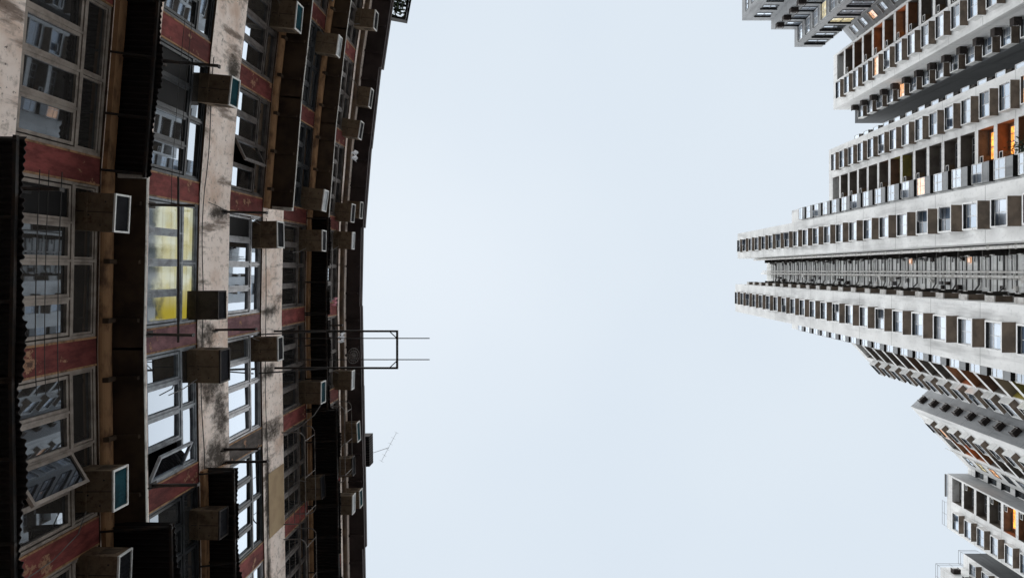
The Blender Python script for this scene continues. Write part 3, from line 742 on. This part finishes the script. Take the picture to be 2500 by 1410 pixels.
def plain_windows(tower, X, Y, phi, w, h, n0, n1, hoff, lit={}, frame='white_frame', pane='glass_tower', name='window', hood=0.0):
    f = MB(); bar_rect(f, 0.0, 0.06, -w / 2, w / 2, 0, h, 0.06); f.box(0.0, 0.055, -0.03, 0.03, 0.06, h - 0.06)
    f.box(0.0, 0.05, -w / 2 + 0.06, w / 2 - 0.06, h * 0.62, h * 0.62 + 0.05)
    if hood: f.box(0, hood, -w / 2 - 0.1, w / 2 + 0.1, h + 0.02, h + 0.1)
    fm = f.mesh('window_frame', frame); pm = {}
    rg = random.Random(int(abs(X * 5 + Y)))
    for n in range(n0, n1):
        kd = lit.get(n, pane if rg.random() < 0.8 else 'glass_dark')
        if kd not in pm:
            q = MB(); q.quad((0.015, -w / 2 + 0.05, 0.05), (0.015, w / 2 - 0.05, 0.05), (0.015, w / 2 - 0.05, h - 0.05), (0.015, -w / 2 + 0.05, h - 0.05)); pm[kd] = q.mesh('window_pane', kd)
        o = inst(name, fm, tower, (X, Y, H0 + hoff - FH * n + CZ), phi); inst('pane', pm[kd], o)
PI = math.pi
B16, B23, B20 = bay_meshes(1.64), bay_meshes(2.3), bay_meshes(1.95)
BAL31, BAL33 = balcony_meshes(3.1), balcony_meshes(3.2)

# ---- tower with the two white slabs and the pipe well
t1 = tag(empty('apartment_tower', (0, 0, 0)), 'tall white apartment tower with two window slabs and a pipe filled well between', 'building')
b = MB()
def rect(mb, X0, X1, Y0, Y1, m=0, top=H): mb.box(X0, X1, Y0, Y1, 0, top + CZ, m, top=2)
rect(b, 25.3, 40, -4.95, -1.59); rect(b, 25.0, 40, 1.83, 5.5); rect(b, 29.1, 39.9, -1.585, 1.825, 3, H - 0.4)
rect(b, 32.5, 39.95, -8.02, -4.955, 0, H - 0.3); rect(b, 32.5, 39.95, 5.505, 7.75, 0, H - 0.3)
rect(b, 37.6, 50, -16.2, -12.3); rect(b, 38.65, 49.9, -12.3, -9.2); rect(b, 37.6, 49.95, -9.2, -9.0); rect(b, 40.01, 50, -8.99, 5.49); rect(b, 39.4, 49.9, -16.9, -16.1)
b.box(37.62, 38.65, -12.3, -9.2, H - 1.2 + CZ, H + CZ - 0.003, 0)
b.box(27.3, 29.1, -1.588, -1.57, 0, H - 0.5 + CZ, 1)  # black strip standing in for the shade of a recess
inst('wall', b.mesh('tower_wall', ['pale_concrete', 'board_dark', 'roof_felt', 'well_white']), t1)
bays(t1, B16, 25.3, -3.19, PI, 0, 25); bays(t1, B16, 25.0, 3.58, PI, 0, 25)
bays(t1, B23, 37.6, -14.1, PI, 0, 18, {14: 'glass_peach'})
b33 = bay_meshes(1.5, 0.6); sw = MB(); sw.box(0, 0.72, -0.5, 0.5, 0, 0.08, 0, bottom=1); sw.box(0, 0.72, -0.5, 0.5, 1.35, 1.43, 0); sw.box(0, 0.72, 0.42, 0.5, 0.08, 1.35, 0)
sw.box(0, 0.6, -0.45, 0.35, -0.75, -0.02, 1); sw.quad((0.02, -0.46, 0.1), (0.68, -0.46, 0.1), (0.68, -0.46, 1.33), (0.02, -0.46, 1.33), 2)
sw.box(0.68, 0.72, -0.5, -0.42, 0.08, 1.35, 0)
swm = sw.mesh('side_window', ['pale_concrete', 'ledge_dark', 'glass_tower'])
for n in range(0, 18): inst('side_window', swm, t1, (40.4, -16.9, H0 - FH * n + CZ), -PI / 2)

balconies(t1, BAL31, 37.6, -10.75, PI, 0, 18, {12: ('rust', 'glass_orange'), 13: ('rust', 'glass_orange'), 6: ('olive', 'glass_dark'), 5: ('brown', 'glass_dark'), 14: ('rust', 'glass_dark')},
          ('the slab tower wing', 'air conditioners in the wing balconies of the slab tower'), -1, 3.1)
# narrow column of windows with aprons
fr = MB(); bar_rect(fr, 0.42, 0.47, -0.75, 0.75, 0.8, 2.1, 0.06); fr.box(0.42, 0.465, -0.03, 0.03, 0.86, 2.04); fr.box(0.42, 0.46, -0.7, 0.7, 1.55, 1.6)
ap = MB(); ap.box(0, 0.45, -0.75, 0.75, 0, 0.8, 0, bottom=1); ap.box(0, 0.42, -0.75, -0.68, 0.8, 2.1, 0); ap.box(0, 0.42, 0.68, 0.75, 0.8, 2.1, 0); ap.box(0, 0.46, -0.75, 0.75, 2.1, 2.16, 0)  # apron underside near black, its shade put into the colour
pn = MB(); pn.quad((0.44, -0.7, 0.85), (0.44, 0.7, 0.85), (0.44, 0.7, 2.05), (0.44, -0.7, 2.05))
apm, frm = ap.mesh('apron_window', ['grey_concrete', 'board_dark']), fr.mesh('apron_frame', 'white_frame'); pnm = {k: pn.mesh('apron_pane', k) for k in ('glass_tower', 'glass_peach')}
for n in range(0, 21):
    o = inst('window', apm, t1, (32.5, -7.25, H0 - 2.35 - FH * n + CZ), PI); inst('frame', frm, o); inst('pane', pnm['glass_peach' if n in (11,) else 'glass_tower'], o)
    o2 = inst('window', apm, t1, (32.5, 6.95, H0 - 2.1 - FH * n + CZ), PI); inst('frame', frm, o2); inst('pane', pnm['glass_tower'], o2)
    if n % 4 == 2:
        s = inst('open_sash', SASH, o, (0.5, -0.7, 2.05)); s.rotation_euler = (0, -R(32), 0)
# the well: stacks, branch pipes, shelves
def vpipe(X, Y, r, h0, h1, mat, name='drain_pipe'):
    mb = MB(); mb.tube((X, Y, h0 + CZ), (X, Y, h1 + CZ), r)
    z = h0
    while z < h1: mb.tube((X, Y, z + CZ), (X, Y, z + 0.12 + CZ), r * 1.3); z += FH
    inst(name, mb.mesh('drain_pipe', mat), t1)
vpipe(28.85, 0.10, 0.075, 20, H + 0.6, 'pipe_white'); vpipe(28.8, 0.40, 0.10, 20, H + 1.0, 'pipe_white'); vpipe(27.1, -1.40, 0.11, 20, H - 1.5, 'pipe_white')
brm = []
for v in range(7):
    rg = random.Random(60 + v); br = MB()
    br.tube((0.16, -1.0, 0), (0.16, 1.35, 0), 0.075, 0)
    br.tube((0.16, -1.0, 0), (0.18, -1.45, rg.uniform(0.3, 0.8)), 0.06, 0); br.tube((0.16, 1.35, 0), (0.18, 1.7, rg.uniform(0.3, 0.8)), 0.06, 0)
    br.tube((0.10, rg.uniform(-1.2, -0.5), 0.5), (0.10, -0.15, 0.5), 0.04, 1); br.tube((0.10, 0.6, 0.55), (0.10, rg.uniform(0.9, 1.5), 0.5), 0.04, 2)
    br.box(0.0, 0.05, -1.5, 1.7, 0.9, 0.95, 0); br.box(0.0, 0.07, -1.5, 1.7, 1.62, 1.68, 0)
    br.tube((0.12, rg.uniform(-1.3, -0.7), 1.95), (0.12, rg.uniform(0.6, 1.5), 2.0), 0.035, 2)
    br.tube((0.10, -0.55, rg.uniform(0.0, 0.5)), (0.10, -0.55, 2.4), 0.03, 1)
    for q in range(4):                       # vents, meter boxes, small heaters
        yy = rg.choice((rg.uniform(-1.45, -0.6), rg.uniform(0.75, 1.55))); zz = rg.uniform(0.1, 2.2); a = rg.uniform(0.08, 0.17)
        br.box(0.0, rg.uniform(0.12, 0.35), yy - a, yy + a, zz, zz + rg.uniform(0.2, 0.4), rg.choice((0, 3, 3, 1)))
    brm.append(br.mesh('branch_pipe', ['pipe_grey', 'pipe_white', 'pipe_grey', 'ac_dark']))
lg = MB(); lg.box(0, 0.62, -0.82, 0.82, 0, 0.1, 0); lg.box(0.1, 0.5, -0.6, -0.1, 0.1, 0.55, 1); lg.box(0.56, 0.62, 0.3, 0.42, -0.4, 0.5, 2); lg.tube((0.64, -0.7, 0.05), (0.9, -0.7, -0.5), 0.03, 2)
lgm = lg.mesh('ledge', ['ledge_dark', 'ac_dark', 'pipe_white'])
lg = MB(); lg.box(0, 0.5, -0.8, 0.8, 0, 0.1, 0); lg.box(0.1, 0.42, -0.1, 0.5, 0.1, 0.6, 1); lg.box(0.44, 0.5, -0.5, -0.4, -0.4, 0.5, 2)
lgm2 = lg.mesh('ledge', ['ledge_dark', 'ac_case', 'pipe_white'])
def wellwin():
    f = MB(); f.box(0, 0.03, -0.62, 0.62, 0, 1.2, 0); f.box(0.03, 0.06, -0.04, 0.04, 0.05, 1.15, 1); bar_rect(f, 0.03, 0.07, -0.62, 0.62, 0, 1.2, 0.05, 1)
    f.box(0.0, 0.32, -0.5, 0.15, -0.2, -0.14, 1); f.box(0.0, 0.28, -0.45, 0.05, -0.13, 0.2, 2)
    return f.mesh('well_window', ['glass_dark', 'pipe_pale', 'ac_case'])
wwm = wellwin()
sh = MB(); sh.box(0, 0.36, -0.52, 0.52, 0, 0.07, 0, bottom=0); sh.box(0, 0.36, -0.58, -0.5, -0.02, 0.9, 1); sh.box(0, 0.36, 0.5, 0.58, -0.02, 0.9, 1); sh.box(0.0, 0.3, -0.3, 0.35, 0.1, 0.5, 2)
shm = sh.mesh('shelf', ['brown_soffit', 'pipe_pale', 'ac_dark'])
for n in range(0, 23):
    z = H0 - 0.9 - FH * n + CZ
    inst('branch_pipe', brm[(n * 5) % 7], t1, (29.1, 0, z), PI)
    inst('ledge', lgm, t1, (28.22, -1.57, z - 0.3), PI / 2); inst('ledge', lgm2, t1, (28.25, 1.83, z - 0.2), -PI / 2)
    inst('window', wwm, t1, (28.25, -1.57, z + 0.4), PI / 2)
    inst('shelf', shm, t1, (26.4, 1.83, z + 1.4), -PI / 2)
    q = MB() if n == 0 else q
    if n == 0:
        q.box(0, 0.02, -0.5, 0.5, 0, 1.2, 0); bar_rect(q, 0.02, 0.05, -0.5, 0.5, 0, 1.2, 0.05, 1); qm = q.mesh('well_window', ['glass_dark', 'pipe_pale'])
        q2 = MB(); q2.box(0, 0.02, -0.2, 0.2, 0, 0.4, 0); bar_rect(q2, 0.02, 0.05, -0.2, 0.2, 0, 0.4, 0.05, 1); qo = q2.mesh('small_window', ['glass_peach', 'pipe_pale'])
    inst('window', qm, t1, (28.1, 1.83, z + 0.5), -PI / 2)
    if n in (13, 16): inst('window', qo, t1, (29.06, -0.72, z + 1.1), PI)

# ---- second tower, upper right
t2 = tag(empty('apartment_tower', (0, 0, 0)), 'white apartment tower with orange lit balconies and dark air conditioner column on its side', 'building')
b = MB()
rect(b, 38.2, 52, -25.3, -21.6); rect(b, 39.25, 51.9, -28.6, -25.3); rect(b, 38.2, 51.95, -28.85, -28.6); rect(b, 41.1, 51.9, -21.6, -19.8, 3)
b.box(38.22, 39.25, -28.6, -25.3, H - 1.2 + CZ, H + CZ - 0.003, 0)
inst('wall', b.mesh('tower_wall', ['pale_concrete', 'grey_concrete', 'roof_felt', 'shaded_concrete']), t2)
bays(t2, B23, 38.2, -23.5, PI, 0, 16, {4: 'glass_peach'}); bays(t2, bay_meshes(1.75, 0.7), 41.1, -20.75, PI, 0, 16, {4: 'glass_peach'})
balconies(t2, BAL33, 38.2, -26.95, PI, 0, 15, {6: ('rust', 'glass_orange'), 4: ('rust', 'glass_orange'), 3: ('brown', 'glass_dark'), 1: ('brown', 'glass_dark'), 2: ('brown', 'glass_dark'), 5: ('plain', 'glass_dark')},
          ('the orange lit tower', 'air conditioners in the balconies of the orange lit tower'), -1, 3.2, (0, 2))
for n in range(0, 15):
    tower_ac(39.9, -21.6, H0 + 1.0 - FH * n, PI / 2, ACS, '%s dark boxed air conditioner from the roof beside the orange lit balconies' % ORD[n], 'dark boxed air conditioners on the second tower')

# ---- third tower at the top edge
t3 = tag(empty('apartment_tower', (0, 0, 0)), 'grey stepped apartment tower with corner windows at the top edge of the photo', 'building')
b = MB()
rect(b, 25.9, 60, -60, -33.6, 1); rect(b, 29.8, 59.9, -33.6, -32.4, 1); rect(b, 32.95, 36.6, -32.4, -30.05, 1)
b.prism([(39.4, -32.4), (42.3, -29.0), (59.8, -29.0), (59.8, -32.4)], 0, H + CZ, 1, 2)
inst('wall', b.mesh('tower_wall', ['pale_concrete', 'grey_concrete', 'roof_felt']), t3)
YN = PI / 2
plain_windows(t3, 35.05, -30.05, YN, 2.6, 1.4, 0, 12, 0.9, {3: 'glass_warmwhite'}, 'dark_frame', hood=0.25)
plain_windows(t3, 32.95, -31.25, PI, 1.9, 1.4, 0, 12, 0.9, {3: 'glass_warmwhite'}, 'white_frame', hood=0.25)
plain_windows(t3, 32.0, -32.4, YN, 1.9, 1.2, 0, 10, 1.0, {}, 'dark_frame', hood=0.2)
plain_windows(t3, 28.1, -33.6, YN, 2.0, 1.2, 0, 10, 1.0, {}, 'dark_frame', hood=0.2)
plain_windows(t3, 25.9, -34.9, PI, 1.5, 1.2, 0, 10, 1.0, {}, 'dark_frame')
gd = Vector((2.9, 3.4)).normalized(); gphi = math.atan2(gd.x, -gd.y)
for s, lt in ((0.95, {2: 'glass_peach'}), (2.6, {1: 'glass_peach', 3: 'glass_orange'})):
    q = Vector((39.4, -32.4)) + gd * s
    plain_windows(t3, q.x, q.y, gphi, 1.1, 1.2, 0, 10, 1.0, lt, 'white_frame', hood=0.2)
for n in range(0, 6):
    tower_ac(30.2, -32.4, H0 + 1.2 - FH * n, YN, ACB, '%s black air conditioner box from the roof on the grey stepped tower' % ORD[n], 'black air conditioner boxes on the stepped tower')

# ---- fourth tower, turned about 45 degrees
d4 = Vector((0.684, 0.7295)); n4 = Vector((-0.7295, 0.684)); O4 = Vector((43.8, 13.2)); p4 = math.atan2(n4.y, n4.x)
def P4(s, dep): return O4 + d4 * s - n4 * dep
t4 = tag(empty('apartment_tower', (0, 0, 0)), 'angled white apartment tower with a grey recess full of black air conditioner boxes', 'building')
b = MB()
def poly(mb, s0, s1, e0, e1, m=0, top=H): mb.prism([tuple(P4(s, e)) for s, e in ((s0, e0), (s1, e0), (s1, e1), (s0, e1))][::-1], 0, top + CZ, m, 2)
poly(b, -2.2, 0.0, 0, 14); poly(b, -5.4, -2.2, 1.05, 14); poly(b, -7.0, -5.4, 0, 14)
poly(b, 0.0, 7.0, 6.0, 14, 1, H - 0.1); poly(b, 7.0, 11.15, 0, 14); poly(b, 11.15, 14.35, 1.05, 14); poly(b, 14.35, 18.0, 0, 14)  # recess back made grey: shade put into its colour
for s0, s1 in ((-5.4, -2.2), (11.15, 14.35)): 
    mbp = [tuple(P4(s, e)) for s, e in ((s0, 0.02), (s1, 0.02), (s1, 1.05), (s0, 1.05))][::-1]; b.prism(mbp, H - 1.2 + CZ, H + CZ - 0.003, 0)
# side of the recess, its shade painted in as grey, a skin 3 mm proud of the wing
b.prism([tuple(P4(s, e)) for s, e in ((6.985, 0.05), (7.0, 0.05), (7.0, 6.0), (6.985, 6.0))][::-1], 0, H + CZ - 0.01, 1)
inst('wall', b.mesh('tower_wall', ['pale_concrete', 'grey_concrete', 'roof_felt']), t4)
q = P4(-1.05, 0); bays(t4, B20, q.x, q.y, p4, 0, 16)
q = P4(-3.8, 0); balconies(t4, BAL33, q.x, q.y, p4, 0, 16, {8: ('rust', 'glass_orange'), 9: ('brown', 'glass_dark'), 4: ('brown', 'glass_dark'), 11: ('olive', 'glass_warmwhite')})
q = P4(9.4, 0); bays(t4, B20, q.x, q.y, p4, 0, 12, {1: 'glass_peach'})
q = P4(12.75, 0); balconies(t4, BAL33, q.x, q.y, p4, 0, 12, {1: ('rust', 'glass_orange'), 2: ('rust', 'glass_orange'), 6: ('rust', 'glass_dark')})
q = P4(16.1, 0); plain_windows(t4, q.x, q.y, p4, 1.5, 1.3, 0, 10, 0.6, {1: 'glass_warmwhite', 2: 'glass_peach'}, 'dark_frame', 'glass_tower')
q = P4(2.5, 6.0); plain_windows(t4, q.x, q.y, p4, 1.6, 1.3, 0, 14, 0.3, {2: 'glass_orange'}, 'dark_frame', 'glass_dark', hood=0.3)
q = P4(5.2, 6.0); plain_windows(t4, q.x, q.y, p4, 1.4, 1.3, 0, 14, 0.3, {}, 'dark_frame', 'glass_dark', hood=0.3)
pj = math.atan2(-d4.y, -d4.x)
for n in range(0, 10):
    q = P4(6.985, 1.45); tower_ac(q.x, q.y, H0 + 2.2 - FH * n, pj, ACB, '%s black air conditioner box from the roof in the grey recess' % ORD[n], 'black air conditioner boxes in the grey recess')
q = P4(6.93, 2.1); mb = MB(); mb.tube((q.x, q.y, 20), (q.x, q.y, H + CZ - 2.5), 0.05); inst('drain_pipe', mb.mesh('drain_pipe', 'pipe_pale'), t4)
q = P4(15.0, -0.1); mb = MB(); mb.tube((q.x, q.y, 20), (q.x, q.y, H + CZ + 1.2), 0.05); inst('drain_pipe', mb.mesh('drain_pipe', 'pipe_pale'), t4)

# ---- fifth tower, lower right
t5 = tag(empty('apartment_tower', (0, 0, 0)), 'white apartment tower with square balconies and roof railings at the lower right corner', 'building')
b = MB()
rect(b, 53.5, 70, 30.7, 34.6); rect(b, 54.55, 69.9, 27.5, 30.7); rect(b, 53.5, 69.95, 27.3, 27.5); rect(b, 56.3, 69.9, 25.8, 27.3)
b.box(53.52, 54.55, 27.5, 30.7, H - 1.2 + CZ, H + CZ - 0.003, 0)
b.box(53.55, 56.3, 27.285, 27.3, 0, H + CZ - 0.01, 1)  # grey skin: shade of the side turned from the light, painted in
rect(b, 55.7, 70, 38.05, 39.9); rect(b, 52.6, 69.9, 39.9, 52)
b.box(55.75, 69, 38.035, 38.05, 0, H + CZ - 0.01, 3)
inst('wall', b.mesh('tower_wall', ['pale_concrete', 'grey_concrete', 'roof_felt', 'shaded_concrete']), t5)
bays(t5, B23, 53.5, 32.75, PI, 0, 9); bays(t5, B16, 55.7, 39.0, PI, 0, 6); bays(t5, B20, 52.6, 42.2, PI, 0, 4)
balconies(t5, BAL33, 53.5, 29.1, PI, 0, 9, {4: ('rust', 'glass_orange')}, ('the lower right tower', 'air conditioners in the balconies of the lower right tower'), 1, 3.2)
plain_windows(t5, 56.3, 26.6, PI, 1.0, 1.2, 0, 10, 0.6, {}, 'dark_frame', 'glass_dark', hood=0.3)
tower_ac(53.6, 39.9, H0 + 1.8, -PI / 2, ACB, 'black air conditioner box near the very lower right corner, topmost there', 'black air conditioner boxes at the lower right corner')
tower_ac(53.6, 39.9, H0 - 0.9, -PI / 2, ACB, 'black air conditioner box at the lower right corner, second from the roof', 'black air conditioner boxes at the lower right corner')
def railing(pts):
    mb = MB()
    for dz in (0.5, 1.0): mb.path([(x, y, H + CZ + dz) for x, y in pts], 0.02)
    for (a, c) in zip(pts, pts[1:]):
        k = max(1, int((Vector(c) - Vector(a)).length / 1.5))
        for q in range(k + 1):
            u = Vector(a).lerp(Vector(c), q / k); mb.tube((u.x, u.y, H + CZ - 0.1), (u.x, u.y, H + CZ + 1.0), 0.018)
    inst('railing', mb.mesh('railing', 'dull_steel'), t5)
railing([(53.4, 31.2), (53.4, 34.4)]); railing([(58, 38.0), (55.6, 38.0), (55.6, 39.8)]); railing([(56, 39.8), (52.5, 39.8), (52.5, 48)])
mb = MB(); mb.box(53.3, 53.45, 27.4, 30.4, H + CZ, H + CZ + 0.25); inst('parapet', mb.mesh('parapet', 'dark_frame'), t5)

# ---- balcony plant of the white wing
pt = tag(empty('balcony_plant', (37.55, -9.85, H0 + 0.65 - FH * 14 + CZ)), 'leafy green plant growing out of a balcony at the right photo edge', 'plant')
mb = MB(); mb.tube((0, 0, 0), (0, 0, 0.3), 0.16, 0, 12, 0.2); inst('pot', mb.mesh('plant_pot', 'balcony_orange'), pt)
mb = MB(); rg = random.Random(5)
for q in range(7): mb.tube((0, 0, 0.3), (rg.uniform(-0.9, 0.1), rg.uniform(-0.6, 0.9), rg.uniform(0.8, 2.0)), 0.014, 0, 5, 0.006)
inst('stem', mb.mesh('plant_stem', 'leaf'), pt)
mb = MB()
for q in range(260):
    c = Vector((rg.gauss(-0.35, 0.35), rg.gauss(0.1, 0.42), rg.uniform(0.5, 2.1)))
    a = Vector((rg.gauss(0, 1), rg.gauss(0, 1), rg.gauss(0, 1))).normalized(); bb = a.orthogonal().normalized()
    mb.quad(c - a * 0.11, c + bb * 0.05, c + a * 0.11, c - bb * 0.05)
inst('foliage', mb.mesh('plant_foliage', 'leaf'), pt)
